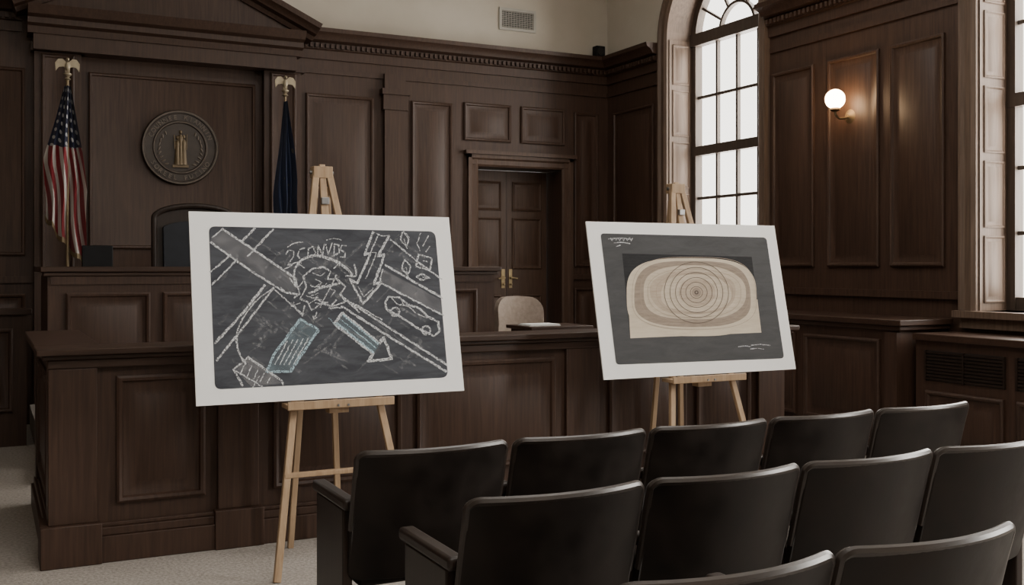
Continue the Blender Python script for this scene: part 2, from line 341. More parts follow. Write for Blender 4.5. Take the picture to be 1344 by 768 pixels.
# ================================================================ FURNITURE
# air vent
bm=B(); x0,x1,z0,z1=5.165,5.63,4.12,4.37
for a,b,c,d in((x0,x1,z0,z0+.03),(x0,x1,z1-.03,z1),(x0,x0+.03,z0+.03,z1-.03),(x1-.03,x1,z0+.03,z1-.03)): box(bm,a-5.4,b-5.4,-.02,0,c-z0,d-z0)
av=O('air_vent',bm,M_vent,loc=(5.4,YB,z0),label='rectangular metal air vent set in the cream plaster wall',category='vent')
bm=B(); box(bm,x0+.03-5.4,x1-.03-5.4,-.003,-.001,.03,.22,1)
for k in range(9): beam(bm,(x0+.03-5.4,-.012,.042+k*.021),(x1-.03-5.4,-.012,.042+k*.021),.012,.003,up=(0,.6,.8))
for k in range(12): xx=x0+.05-5.4+k*.034; box(bm,xx,xx+.003,-.018,-.004,.03,.22)
O('grille',bm,[M_vent,M_dark],parent=av)
# small speaker in corner
bm=B(); box(bm,-.06,.06,-.05,.05,0,.13)
sp=O('wall_speaker',bm,M_black,loc=(6.40,10.47,3.89),bev=.01,label='small black speaker sitting on the wood cornice in the corner',category='speaker')
bm=B(); lathe(bm,[(.045,0),(.045,.006),(.035,.003),(.0,.002)],(0,-.05,.065),(0,-1,0)); O('speaker_cone',bm,M_dark,parent=sp)

# seal
sx,sz=1.70,2.61
bm=B(); lathe(bm,[(.365,0),(.365,.025),(.357,.04),(.335,.04),(.328,.03),(.262,.03),(.255,.038),(.24,.038),(.233,.026),(0,.026)],(0,0,0),(0,-1,0),64)
seal=O('wall_seal',bm,M_bronze,loc=(sx,YB-.006,sz),label='round bronze court seal with gold figures mounted on the wood panel',category='seal')
bm=B()
lathe(bm,[(.345,.037),(.345,.044),(.354,.044),(.354,.037)],(0,0,0),(0,-1,0),64,ring=True); lathe(bm,[(.245,.036),(.245,.041),(.251,.041),(.251,.036)],(0,0,0),(0,-1,0),64,ring=True)
def text_mesh(ch,size):
    cu=bpy.data.curves.new('t','FONT'); cu.body=ch; cu.size=size; cu.extrude=.005; cu.offset=.0008; cu.align_x='CENTER'
    o=bpy.data.objects.new('t',cu); C.objects.link(o); bpy.context.view_layer.update()
    dg=bpy.context.evaluated_depsgraph_get()
    me=bpy.data.meshes.new_from_object(o.evaluated_get(dg)); bpy.data.objects.remove(o); return me
def arc_text(bm,txt,Rc,size,top=True):
    # Rc = radius at the middle of the letters
    n=len(txt)
    for i,ch in enumerate(txt):
        if ch==' ': continue
        me=text_mesh(ch,size)
        st=(size*.84)/Rc
        if top: a=math.pi/2-(i-(n-1)/2)*st; rot=a-math.pi/2; rr=Rc-size*.35
        else: a=-math.pi/2+(i-(n-1)/2)*st; rot=a+math.pi/2; rr=Rc+size*.35
        Mx=Matrix.Translation((rr*math.cos(a),-.032,rr*math.sin(a)))@Matrix.Rotation(-rot,4,'Y')@Matrix.Rotation(math.pi/2,4,'X')
        me.transform(Mx); bm.from_mesh(me); bpy.data.meshes.remove(me)
arc_text(bm,'COUNNEE KIANNIN',.296,.060,True)
arc_text(bm,'SOREEL FUTINO',.296,.060,False)
for sgn in(-1,1):
    for k in range(9):
        a=math.radians(-50+k*12); ellipsoid(bm,(sgn*.200*math.cos(a),-.03,.200*math.sin(a)-.01),(.009,.006,.022),seg=8,rot=Matrix.Rotation(sgn*(a-.5),4,'Y'))
O('seal_lettering',bm,M_bronzel,parent=seal,smooth=False)
bm=B()
for px,h in((-.030,-.02),(.0,.035),(.030,-.01)):
    lathe(bm,[(.032,-.17),(.027,-.10),(.022,-.02),(.020,.0),(.024,.05+h),(.023,.07+h),(.010,.09+h)],(px,-.03,0),(0,0,1),12); ellipsoid(bm,(px,-.03,.115+h),(.015,.014,.020),seg=10)
    for sg in(-1,1): beam(bm,(px+sg*.018,-.035,.065+h),(px+sg*.024,-.04,.0),.010,.010)
box(bm,-.075,.075,-.045,-.025,-.195,-.17)
beam(bm,(.055,-.04,-.02),(.06,-.04,.13),.008,.008); beam(bm,(-.055,-.04,-.02),(-.06,-.04,.12),.008,.008)
O('seal_figures',bm,M_goldf,parent=seal,label='dull gold relief figures of standing robed people')

# flags
def flag_mat(kind):
    m,nt,b=new_mat('flag_'+kind); N=nt.nodes; L=nt.links; b.inputs['Roughness'].default_value=.8; b.inputs['Sheen Weight'].default_value=.1
    uv=N.new('ShaderNodeUVMap'); sp=N.new('ShaderNodeSeparateXYZ'); L.new(uv.outputs[0],sp.inputs[0])
    def mt(op,a,b2=None,c=None):
        n=N.new('ShaderNodeMath'); n.operation=op
        for i,v in enumerate((a,b2,c)):
            if v is None: continue
            if isinstance(v,(int,float)): n.inputs[i].default_value=v
            else: L.new(v,n.inputs[i])
        return n.outputs[0]
    def mix(f,a,c):
        n=N.new('ShaderNodeMix'); n.data_type='RGBA'; L.new(f,n.inputs[0])
        for i,v in((6,a),(7,c)):
            if isinstance(v,tuple): n.inputs[i].default_value=c4(v)
            else: L.new(v,n.inputs[i])
        return n.outputs[2]
    u,s=sp.outputs[0],sp.outputs[1]
    if kind=='stripes':
        k=mt('ADD',mt('MULTIPLY',u,5.5),mt('MULTIPLY',s,-2.6))
        st=mt('GREATER_THAN',mt('FRACT',k),.55)
        col=mix(st,(.19,.007,.014),(.48,.45,.42))
        ca=mt('LESS_THAN',mt('ADD',s,mt('MULTIPLY',u,.12)),.46)
        fx=mt('SUBTRACT',mt('FRACT',mt('MULTIPLY',u,5)),.5); fy=mt('SUBTRACT',mt('FRACT',mt('MULTIPLY',s,17)),.5)
        rr=mt('ADD',mt('MULTIPLY',fx,fx),mt('MULTIPLY',fy,fy)); star=mt('LESS_THAN',rr,.05)
        cant=mix(star,(.006,.009,.035),(.42,.42,.42)); col=mix(ca,col,cant)
    else:
        no=N.new('ShaderNodeTexNoise'); no.inputs['Scale'].default_value=9; L.new(uv.outputs[0],no.inputs['Vector'])
        em=mt('GREATER_THAN',no.outputs[0],.70)
        col=mix(em,(.010,.022,.065),(.12,.11,.07))
    L.new(col,b.inputs['Base Color']); return m
def flag(loc,kind,side,label,Wm,lean):
    e=E('flag_on_pole',loc,label=label,category='flag')
    H=3.05
    bm=B(); cyl(bm,(0,0,.03),(0,0,H-.16),.014,.012); lathe(bm,[(.16,0),(.16,.03),(.05,.06),(.03,.09),(.016,.12)],(0,0,0)); O('pole',bm,M_goldp,parent=e)
    bm=B(); lathe(bm,[(.012,0),(.03,.012),(.012,.03),(.035,.05),(.035,.06),(.01,.075)],(0,0,H-.17))
    ellipsoid(bm,(0,0,H-.045),(.025,.025,.045),seg=12); ellipsoid(bm,(.0,-.02,H+.012),(.015,.02,.016),seg=10); cyl(bm,(0,-.03,H+.012),(0,-.05,H+.005),.006,.001)
    for sg in(-1,1):
        prev=None
        ptsT=[(0,H-.02),(.04,H+.02),(.075,H+.015),(.10,H-.02)]; ptsB=[(0,H-.07),(.035,H-.05),(.07,H-.055),(.095,H-.09)]
        for (a,b2),(c,d) in zip(ptsT,ptsB):
            cur=[bm.verts.new((sg*a,.008,b2)),bm.verts.new((sg*a,-.008,b2)),bm.verts.new((sg*c,-.008,d)),bm.verts.new((sg*c,.008,d))]
            if prev:
                for i in range(4): j=(i+1)%4; bm.faces.new([prev[i],prev[j],cur[j],cur[i]])
            else: bm.faces.new(cur)
            prev=cur
        bm.faces.new(prev)
    beam(bm,(0,0,H-.07),(0,.01,H-.12),.04,.01)
    O('eagle_finial',bm,M_finial,parent=e,label='pale brass eagle with spread wings')
    def cloth(u,s):
        w=Wm*(.16+.84*min(1,(s/.58))**1.0)*(1-.12*max(0,s-.6)); Lz=(1.12+.45*u) if side>0 else (1.55-.25*u)
        x=(u-.5)*w+lean*s*.3; fold=math.sin(u*math.pi*7+1.6*math.sin(s*3))*.055*(.35+.65*s)+math.sin(u*math.pi*3+s*2)*.03
        return (x+.015*math.sin(s*9+u*5)*s,fold-.03,H-.22-s*Lz-.02*math.sin(u*20)*s)
    nu,ns=64,70; bm=B(); uvl=bm.loops.layers.uv.new('UVMap'); G=[]
    for i in range(nu+1):
        G.append([(bm.verts.new(cloth(i/nu,k/ns)),i/nu,k/ns) for k in range(ns+1)])
    for i in range(nu):
        for k in range(ns):
            q=[G[i][k],G[i+1][k],G[i+1][k+1],G[i][k+1]]; f=bm.faces.new([a[0] for a in q])
            for l,a in zip(f.loops,q): l[uvl].uv=(a[1],a[2])
    O('flag_cloth',bm,flag_mat(kind),parent=e)
    bm=B(); top=[bm.verts.new(Vector(cloth(i/nu,1))+Vector((0,-.003,.01))) for i in range(nu+1)]; bot=[bm.verts.new(Vector(cloth(i/nu,1))+Vector((0,0,-.035))) for i in range(nu+1)]
    for i in range(nu): bm.faces.new([top[i],top[i+1],bot[i+1],bot[i]])
    O('fringe',bm,M_goldp,parent=e,label='gold fringe')
flag((.645,9.95,.2),'stripes',1,'American flag draped on a pole with brass eagle beside the bench',.345,-.08)
flag((2.57,9.95,.2),'navy',-1,'navy blue state flag with gold trim on an eagle-topped pole',.20,.0)

# dais
bm=B(); box(bm,.36,6.0,7.62,10.44,0,.2); box(bm,.36,6.03,7.59,7.62,.16,.2)
O('dais_platform',bm,M_carpet,label='low carpeted dais platform behind the bench',category='platform')

# judge's bench
L0=(.40,8.2,.2)
e=E('judge_bench',L0,label='dark walnut panelled judge bench with moulded top',category='bench')
W=3.55
bm=B(); box(bm,0,W,0,.12,0,1.18); box(bm,0,.12,.12,1.0,0,1.18); box(bm,W-.12,W,.12,1.0,0,1.18); box(bm,-.02,W+.02,-.025,.0,0,.12)
box(bm,.02,W-.02,-.012,.0,1.12,1.18); O('body',bm,M_rail,parent=e)
x=.12
while x+.58<W:
    bm=B(); pY(bm,0,x,x+.58,.18,1.06); O('panel',bm,M_rail,parent=e); x+=.67
bm=B()
box(bm,-.05,W+.05,-.045,.17,1.21,1.25); box(bm,-.03,W+.03,-.025,.15,1.18,1.21); box(bm,-.05,.17,.17,1.03,1.21,1.25); box(bm,W-.17,W+.05,.17,1.03,1.21,1.25)
O('bench_top',bm,M_railh,parent=e,bev=.006)
bm=B(); box(bm,.12,W-.12,.12,.65,.90,.94); O('work_surface',bm,M_railh,parent=e)
# monitor
bm=B(); box(bm,-.11,.11,-.015,.015,.30,.47)
mo=O('desk_monitor',bm,M_black,loc=(.76,8.50,1.1405),bev=.006,label='small black computer monitor behind the bench top',category='monitor')
bm=B(); cyl(bm,(0,.02,.01),(0,.02,.34),.012); box(bm,-.09,.09,-.04,.09,0,.012); O('monitor_stand',bm,M_black,parent=mo)

# judge chair
e=E('judge_chair',(1.66,9.45,.2),label='high-backed dark wood and navy leather judge chair behind the bench',category='chair')
Wc=.74
bm=B(); arch=lambda x: 1.68+.12*math.sqrt(max(0,1-(x/(Wc/2))**2))
slab(bm,Wc,lambda x:.55,arch,lambda x,z:.10*(z-.5)/1.3,.04,28,10); O('backrest',bm,M_jwood,parent=e,bev=.008)
bm=B()
pts=[(-Wc/2+.02,-.02+.10*.1,.60),(-Wc/2+.02,.05,1.2)]+[(-(Wc/2-.02)*math.cos(math.pi*i/20),.07,1.67+.115*math.sin(math.pi*i/20)) for i in range(21)]+[(Wc/2-.02,.05,1.2),(Wc/2-.02,-.02+.01,.60)]
tube(bm,pts,.026,10); O('back_frame',bm,M_jwood,parent=e)
bm=B(); slab(bm,.56,rb(.56,.68,.03),lambda x:1.57+.08*math.sqrt(max(0,1-(x/.29)**2)),lambda x,z:.10*(z-.5)/1.3-.035,.05,20,8); O('back_cushion',bm,M_navy,parent=e,bev=.015,label='navy leather cushion')
bm=B(); box(bm,-.33,.33,-.5,.03,.42,.56); O('seat',bm,M_navy,parent=e,bev=.03,seg=3)
for sg in(-1,1):
    bm=B(); box(bm,sg*.36-.035,sg*.36+.035,-.45,.02,.72,.77); box(bm,sg*.36-.025,sg*.36+.025,-.4,-.34,.45,.72); O('armrest',bm,M_jwood,parent=e,bev=.01)
bm=B(); cyl(bm,(0,-.22,.08),(0,-.22,.42),.035)
for k in range(5):
    a=2*math.pi*k/5; beam(bm,(0,-.22,.09),(.3*math.cos(a),-.22+.3*math.sin(a),.06),.05,.03,up=(0,0,1)); cyl(bm,(.3*math.cos(a),-.22+.3*math.sin(a),0.0),(.3*math.cos(a),-.22+.3*math.sin(a),.05),.025)
O('chair_base',bm,M_black,parent=e)

# front bar partition
e=E('courtroom_bar',(.30,5.52,0),label='long dark walnut panelled bar partition with moulded top rail',category='partition')
LW=4.52
bm=B()
box(bm,0,LW,0,.14,0,1.0); box(bm,0,.14,.14,1.46,0,1.0); box(bm,LW-.14,LW,.14,1.46,0,1.0); O('body',bm,M_rail,parent=e)
bm=B()
for (o,h0,h1) in((.05,0,.13),(.035,.13,.17),(.02,.17,.19)):
    box(bm,-o,LW+o,-o,0,h0,h1); box(bm,-o,0,0,1.46+o,h0,h1); box(bm,LW,LW+o,0,1.46+o,h0,h1)
for a,b in((-.0,.19),(.77,.98),(2.83,3.06),(4.30,4.52)):
    box(bm,a if a>0 else -.03,b,-.03,0,.20,.955); box(bm,a-.02 if a>0 else -.066,b+.02,-.066,-.001,.0005,.20)
box(bm,-.03,0,0,.16,.20,.955); box(bm,-.066,-.001,-.001,.18,.0005,.20); box(bm,-.03,0,1.30,1.46,.19,.955)
O('plinth_and_pilasters',bm,M_rail,parent=e,bev=.004)
for a,b in((.28,.71),(1.06,1.78),(1.87,2.76),(3.14,3.72),(3.80,4.24)):
    bm=B(); pY(bm,0,a,b,.28,.91); O('panel',bm,M_rail,parent=e)
bm=B(); pX(bm,0,.26,1.22,.28,.91); O('panel',bm,M_rail,parent=e)
bm=B()
for (o,z0,z1) in((.055,1.0,1.022),(.085,1.022,1.055),(.035,.955,1.0)):
    if z1<=1.0:
        box(bm,-o,LW+o,-o,0,z0,z1); box(bm,-o,0,0,1.46,z0,z1); box(bm,LW,LW+o,0,1.46,z0,z1)
    else:
        box(bm,-o,LW+o,-o,.14+o,z0,z1); box(bm,-o,.14+o,.14+o,1.46+o,z0,z1); box(bm,LW-.14-o,LW+o,.14+o,1.46+o,z0,z1)
O('top_rail',bm,M_railh,parent=e,bev=.006)

# low side enclosure
bm=B(); e=E('low_partition',(-2.4,9.35,0),label='low dark panelled partition beside the bench',category='partition')
box(bm,0,2.70,0,.12,0,1.06); O('body',bm,M_rail,parent=e)
for a,b in((.1,.9),(1.0,1.8),(1.95,2.60)):
    bm=B(); pY(bm,0,a,b,.28,.95); O('panel',bm,M_rail,parent=e)
bm=B(); box(bm,-.04,2.74,-.04,.16,1.06,1.11); O('top_rail',bm,M_railh,parent=e,bev=.006)

# witness table + papers + chair
e=E('witness_table',(4.36,7.95,.2),label='small dark wood table beside a beige chair',category='table')
bm=B(); box(bm,-.30,.30,-.24,.24,.715,.745); O('table_top',bm,M_railh,parent=e,bev=.005)
bm=B(); box(bm,-.27,.27,-.2,.2,.62,.715); O('apron',bm,M_rail,parent=e)
for sx_ in(-1,1):
    for sy in(-1,1):
        bm=B(); beam(bm,(sx_*.25,sy*.18,0),(sx_*.25,sy*.18,.66),.04,.04,w1=.05); O('leg',bm,M_rail,parent=e)
bm=B(); 
for k in range(5): box(bm,-.14+.004*k,.16-.003*k,-.11,.11-.004*k,.0+k*.003,.003+k*.003)
O('paper_stack',bm,M_paper,loc=(4.24,7.93,.9455),label='short stack of white papers on the small table',category='papers')
e=E('office_chair',(4.50,8.75,.2),label='beige upholstered office chair with rounded back near the door',category='chair')
Wo=.48
bm=B(); slab(bm,Wo,rb(Wo,.53,.10),lambda x: rt(Wo,.945,.11)(x)+.025*(1-(2*x/Wo)**2),lambda x,z:.08+.05*(z-.5)-.9*(x*x)+.5*(z-.75)**2,.085,22,10); O('backrest',bm,M_beige,parent=e,bev=.035,seg=4)
bm=B(); box(bm,-.24,.24,-.38,.08,.40,.49); O('seat',bm,M_beige,parent=e,bev=.03,seg=3)
bm=B(); cyl(bm,(0,-.15,.08),(0,-.15,.40),.03); beam(bm,(0,.05,.42),(0,.12,.62),.06,.02,up=(1,0,0))
for k in range(5):
    a=2*math.pi*k/5; beam(bm,(0,-.15,.08),(.26*math.cos(a),-.15+.26*math.sin(a),.06),.04,.03,up=(0,0,1)); cyl(bm,(.26*math.cos(a),-.15+.26*math.sin(a),0),(.26*math.cos(a),-.15+.26*math.sin(a),.05),.022)
O('chair_base',bm,M_black,parent=e)

# partition box by right wall & radiator cover
e=E('wall_partition',(6.07,5.66,0),label='dark walnut panelled partition box standing along the window wall',category='partition')
bm=B(); box(bm,0,.50,0,3.0,0,1.0); box(bm,-.03,0,0,.12,.14,.96); box(bm,-.04,.50,-.04,3.0,0,.14); O('body',bm,M_rail,parent=e)
for a,b in((.18,1.0),(1.1,1.95),(2.05,2.9)):
    bm=B(); pX(bm,0,a,b,.22,.90); O('panel',bm,M_rail,parent=e)
bm=B(); box(bm,-.06,.50,-.06,3.05,1.01,1.055); box(bm,-.035,.50,-.035,3.02,.975,1.01); O('top_rail',bm,M_railh,parent=e,bev=.006)
e=E('radiator_cover',(6.15,2.2,0),label='long dark wood radiator cover with louvre grilles under the window',category='radiator cover')
bm=B(); box(bm,0,.40,0,3.38,0,.91); O('body',bm,M_rail,parent=e)
bm=B(); box(bm,-.04,.40,-.02,3.38,.91,.96); O('cover_top',bm,M_railh,parent=e,bev=.006)
for a,b in((2.62,3.28),(1.85,2.52),(1.08,1.75),(.2,.9)):
    bm=B(); box(bm,-.004,0,a,b,.62,.84,1)
    for k in range(9): box(bm,-.014,-.002,a,b,.628+k*.024,.643+k*.024)
    for k in range(3): yy=a+(b-a)*k/2; box(bm,-.02,-.002,yy-.008,yy+.008,.62,.84)
    O('louvre_grille',bm,[M_cwood,M_dark],parent=e,label='dark slatted grille')
    bm=B(); pX(bm,0,a,b,.12,.55); O('panel',bm,M_rail,parent=e)

# wall sconce
e=E('wall_sconce',(XR,6.68,2.73),label='brass wall sconce with glowing white glass globe',category='lamp')
M_bracket=noise_mat('aged_brass',(.16,.115,.06),(.22,.16,.09),.6,nscale=8,metal=.5)
bm=B(); lathe(bm,[(.065,0),(.065,.012),(.055,.022),(.03,.03),(.018,.045)],(0,0,0),(-1,0,0)); O('backplate',bm,M_bracket,parent=e)
bm=B(); pts=[(-.03,0,0),(-.08,0,-.02),(-.14,0,-.025),(-.18,0,0),(-.185,0,.04)]
for a,b in zip(pts,pts[1:]): cyl(bm,a,b,.010)
lathe(bm,[(.02,.03),(.045,.045),(.04,.06)],(-.185,0,0)); O('arm',bm,M_bracket,parent=e)
m,nt,b_=new_mat('glowing_globe'); b_.inputs['Base Color'].default_value=(.9,.85,.75,1); b_.inputs['Emission Color'].default_value=(1,.66,.37,1); b_.inputs['Emission Strength'].default_value=34
bm=B(); ellipsoid(bm,(-.185,0,.135),(.083,.083,.083),seg=28); O('globe_shade',bm,m,parent=e,label='glowing opal glass globe')

# ================================================================ THEATRE CHAIRS
WB=.526
def yf(x,z): return .11*(.86-z)/.42-.060*(1-(2*x/WB)**2)+.022
spec={}
def add(k,fn,mat_,bv,seg=3):
    bm=B(); fn(bm); o=O(k,bm,mat_,bev=bv,seg=seg); C.objects.unlink(o); spec[k]=o
ztop=rt(WB,.858,.030)
add('backrest',lambda bm: slab(bm,WB,rb(WB,.43,.03),ztop,yf,.024,26,10),M_chair,.004,2)
def rimf(bm):
    pts=[]; n=40
    for zz in (.60,.68,.76): pts.append((-WB/2+.004,yf(-WB/2,zz),zz))
    for i in range(n+1):
        x=-WB/2*math.cos(math.pi*i/n); x*=.988; z=ztop(x)-.003; pts.append((x,yf(x,z),z))
    for zz in (.76,.68,.60): pts.append((WB/2-.004,yf(WB/2,zz),zz))
    tube(bm,pts,.0128,8)
add('backrest_rim',rimf,M_rim,0)
add('back_pad',lambda bm: slab(bm,.46,rb(.46,.49,.03),rt(.46,.82,.03),lambda x,z:yf(x,z)+.020,.018,16,8),M_chair,.008)
add('seat',lambda bm: box(bm,-.225,.225,.13,.56,.39,.465),M_chair,.03)
add('armrest',lambda bm: box(bm,-.286,-.236,.088,.46,.662,.70),M_cwood,.012)
add('side_panel',lambda bm: (box(bm,-.280,-.246,.12,.42,.03,.662),box(bm,-.285,-.241,.09,.46,0,.03)),M_cwood,.005)
add('armrest_r',lambda bm: box(bm,.236,.286,.088,.46,.662,.70),M_cwood,.012)
add('side_panel_r',lambda bm: (box(bm,.246,.280,.12,.42,.03,.662),box(bm,.241,.285,.09,.46,0,.03)),M_cwood,.005)
def chair(x,y,last,label):
    e=E('theatre_chair',(x,y,0),label=label,category='chair',group='rows of dark theatre chairs')
    for k in ['backrest','backrest_rim','back_pad','seat','armrest','side_panel']+(['armrest_r','side_panel_r'] if last else []):
        o=spec[k].copy(); o.name=k[:-2] if k.endswith('_r') else k; o.parent=e; C.objects.link(o)
LB='dark brown leather theatre chair with curved back and armrests'
LE='dark leather theatre chair at the row end beside the aisle'
for i in range(5): chair(1.315+.56*i,3.16,i==4,LB if i else LE)
for i in range(4): chair(1.35+.555*i,2.39,i==3,LB if i else LE)
for i in range(2): chair(1.305+.55*i,1.62,i==1,LB)
for o in list(spec.values()): bpy.data.objects.remove(o)

# ================================================================ EASELS & BOARDS
def easel(cx,y0,label):
    e=E('wooden_easel',(cx,y0,0),label=label,category='easel')
    sl=.222
    def hp(z,s): return (s*(.03+.159*(1.95-z)),sl*z,z)
    for s in(-1,1):
        bm=B(); beam(bm,hp(0,s),hp(1.93,s),.034,.026,up=(0,1,0)); O('leg',bm,M_pine,parent=e,bev=.003)
    for s in(-1,1):
        bm=B(); beam(bm,(s*.13,.56,0),(s*.03,sl*1.86+.035,1.86),.030,.024,up=(0,1,0)); O('leg',bm,M_pine,parent=e,bev=.003)
    bm=B(); beam(bm,hp(.465,-1.05),hp(.465,1.05),.022,.034,up=(0,1,0)); O('crossbar',bm,M_pine,parent=e,bev=.003)
    yl=sl*.79
    bm=B(); box(bm,-.265,.265,yl-.073,yl+.035,.775,.797); box(bm,-.265,.265,yl-.085,yl-.073,.772,.812); box(bm,-.05,.05,yl-.03,yl+.03,.74,.775)
    O('ledge',bm,M_pine,parent=e,bev=.003)
    bm=B()
    beam(bm,(0,sl*1.60+.005,1.60),(0,sl*1.97+.0,1.97),.045,.018,up=(0,1,0),w1=.03)
    box(bm,-.05,.05,sl*1.93-.02,sl*1.93+.05,1.90,1.96); O('easel_head',bm,M_pine,parent=e,bev=.003)
    bm=B(); cyl(bm,(-.062,sl*1.93+.015,1.93),(.062,sl*1.93+.015,1.93),.009); O('hinge_bolt',bm,M_metal,parent=e,label='grey metal hinge bolt')
    bm=B(); box(bm,-.02,.02,sl*1.80-.03,sl*1.80-.005,1.765,1.80); O('board_clip',bm,M_metal,parent=e,bev=.003,label='grey metal board clip')
    for xs in(-.02,.03):
        bm=B(); cyl(bm,(xs,yl-.09,.785),(xs,yl-.084,.785),.006,seg=10); O('screw',bm,M_metal,parent=e)
easel(1.535,4.775,'light pine folding easel holding the crash diagram board')
easel(3.81,4.885,'light pine folding easel holding the ring diagram board')

def homog(src,dst):
    A=[];b=[]
    for (x,y),(u,v) in zip(src,dst):
        A.append([x,y,1,0,0,0,-u*x,-u*y]); b.append(u); A.append([0,0,0,x,y,1,-v*x,-v*y]); b.append(v)
    h=np.linalg.solve(np.array(A,float),np.array(b,float)); h=np.append(h,1).reshape(3,3)
    def f(p):
        q=h@np.array([p[0],p[1],1.0]); return (q[0]/q[2],q[1]/q[2])
    return f
def board(loc,Wd,Hd,quad,label,lean=.2/.9):
    """local frame: U right, V up the leaning sheet; sketches are given in the drawing's own 2-D coordinates"""
    Vv=Vector((0,lean,1)).normalized(); U=Vector((1,0,0)); Nn=U.cross(Vv)
    fh=homog(quad,[(0,Hd),(Wd,Hd),(Wd,0),(0,0)])
    def P(p,lift): u,v=fh(p); return U*u+Vv*v+Nn*lift
    bm=B(); th=.008
    cs=[U*0,U*Wd,U*Wd+Vv*Hd,Vv*Hd]
    a=[bm.verts.new(c) for c in cs]; b=[bm.verts.new(c-Nn*th) for c in cs]
    bm.faces.new(a); bm.faces.new(b[::-1])
    for i in range(4): j=(i+1)%4; bm.faces.new([a[i],b[i],b[j],a[j]])
    ob=O('presentation_board',bm,M_foam,loc=loc,label=label,category='board',smooth=False)
    return ob,P
def poly(bm,P,pts,lift,mi=0):
    bm.faces.new([bm.verts.new(P(p,lift)) for p in pts]).material_index=mi
def rpoly(q,r,n=6):
    out=[]; m=len(q)
    for i in range(m):
        p=Vector(q[i]); a=Vector(q[i-1]); b=Vector(q[(i+1)%m]); d0=(a-p).normalized()*r; d1=(b-p).normalized()*r
        for k in range(n+1):
            t=k/n; out.append(tuple((p+d0)*(1-t)**2+p*2*t*(1-t)+(p+d1)*t*t))
    return out
def resamp(pts,step=3.0,closed=False,smooth=False):
    if closed: pts=list(pts)+[pts[0]]
    if smooth and len(pts)>2:
        out=[]; n=len(pts)
        for i in range(n-1):
            p0=Vector(pts[max(0,i-1)]);p1=Vector(pts[i]);p2=Vector(pts[i+1]);p3=Vector(pts[min(n-1,i+2)])
            for k in range(8):
                t=k/8; out.append(.5*((2*p1)+(p2-p0)*t+(2*p0-5*p1+4*p2-p3)*t*t+(3*p1-p0-3*p2+p3)*t**3))
        out.append(Vector(pts[-1])); pts=out
    r=[Vector(pts[0])]
    for i in range(len(pts)-1):
        a,b=Vector(pts[i]),Vector(pts[i+1]); n=max(1,int((b-a).length/step))
        for k in range(1,n+1): r.append(a+(b-a)*k/n)
    return r
cnt=[0]
def stroke(bm,P,pts,w=2.0,mi=0,closed=False,smooth=False,lift=.0022,jit=.5,passes=1,gain=1.0,spread=1.4,even=False):
    for ps in range(passes):
        r=resamp(pts,3.0,closed,smooth); off=Vector((random.uniform(-1,1),random.uniform(-1,1)))*(spread if ps else 0); cnt[0]+=1
        lf=lift+.00002*(cnt[0]%25)
        prev=None
        for i,p in enumerate(r):
            a=r[max(0,i-1)]; b=r[min(len(r)-1,i+1)]; d=(b-a); 
            if d.length<1e-6: continue
            d.normalize(); n=Vector((-d.y,d.x)); ww=gain*w*(1 if even else random.uniform(.45,1.15))/2*(.55 if ps else 1)
            q=p+off+Vector((random.uniform(-jit,jit),random.uniform(-jit,jit)))
            cur=(bm.verts.new(P(q-n*ww,lf)),bm.verts.new(P(q+n*ww,lf)))
            if prev: bm.faces.new([prev[0],prev[1],cur[1],cur[0]]).material_index=mi
            prev=cur

# ---- board 1
ob1,P1=board((.862,4.925,.812),1.34,.922,[(243,276),(587,283),(607,512),(258,535)],'white foam board with a chalk crash-scene diagram on dark slate sheet')
bm=B(); poly(bm,P1,rpoly([(270,296),(569,302),(586,495),(282,513)],9),.0010); O('slate_sheet',bm,M_slate,parent=ob1,smooth=False,label='dark slate-grey drawing sheet')
bm=B()
sm=[[(287,299),(390,366),(386,384),(372,384),(272,316)],[(500,352),(578,394),(579,414),(496,371)],
    [(325,470),(370,504),(330,509),(307,487)]]
for q in sm: poly(bm,P1,q,.0016,2)
poly(bm,P1,[(392,420),(415,433),(380,488),(350,488),(362,468)],.0016,4)
poly(bm,P1,[(448,411),(497,451),(489,465),(438,426)],.0016,4)
for k in range(130):
    x=random.uniform(285,560); y=random.uniform(308,490); a=random.choice((-.9,-.7,.5,.62))+random.uniform(-.15,.15); l=random.uniform(10,45)
    x1,y1=x+l*math.cos(a),y+l*math.sin(a)
    if not(282<x1<570 and 306<y1<492): continue
    stroke(bm,P1,[(x,y),(x1,y1)],w=random.uniform(2,6),mi=3,lift=.0019,jit=.3)
s=lambda pts,**k: stroke(bm,P1,pts,gain=1.0,**k)
s([(287,299),(338,333),(386,366)],w=2.6,passes=3); s([(272,317),(330,358),(372,384),(390,387)],w=2.6,passes=3); s([(386,366),(391,386),(384,392)],w=2.2,passes=2); s([(372,384),(366,377)],w=2)
s([(332,298),(313,318)],w=2.4,passes=2);s([(356,299),(334,323),(322,336)],w=2.4,passes=2); s([(300,334),(274,357)],w=2.4,passes=2); s([(309,340),(276,374)],w=2.2,passes=2); s([(288,300),(274,312)],w=2)
s([(345,374),(316,412),(280,452)],w=2.4,passes=3); s([(356,379),(322,425),(283,475)],w=2.4,passes=3)
s([(357,378),(334,396),(314,424),(309,448),(314,468),(322,480)],w=2.0,smooth=True,passes=2); s([(357,379),(377,397),(395,414)],w=2)
s([(384,402),(396,415),(398,401)],w=2.4,passes=2)
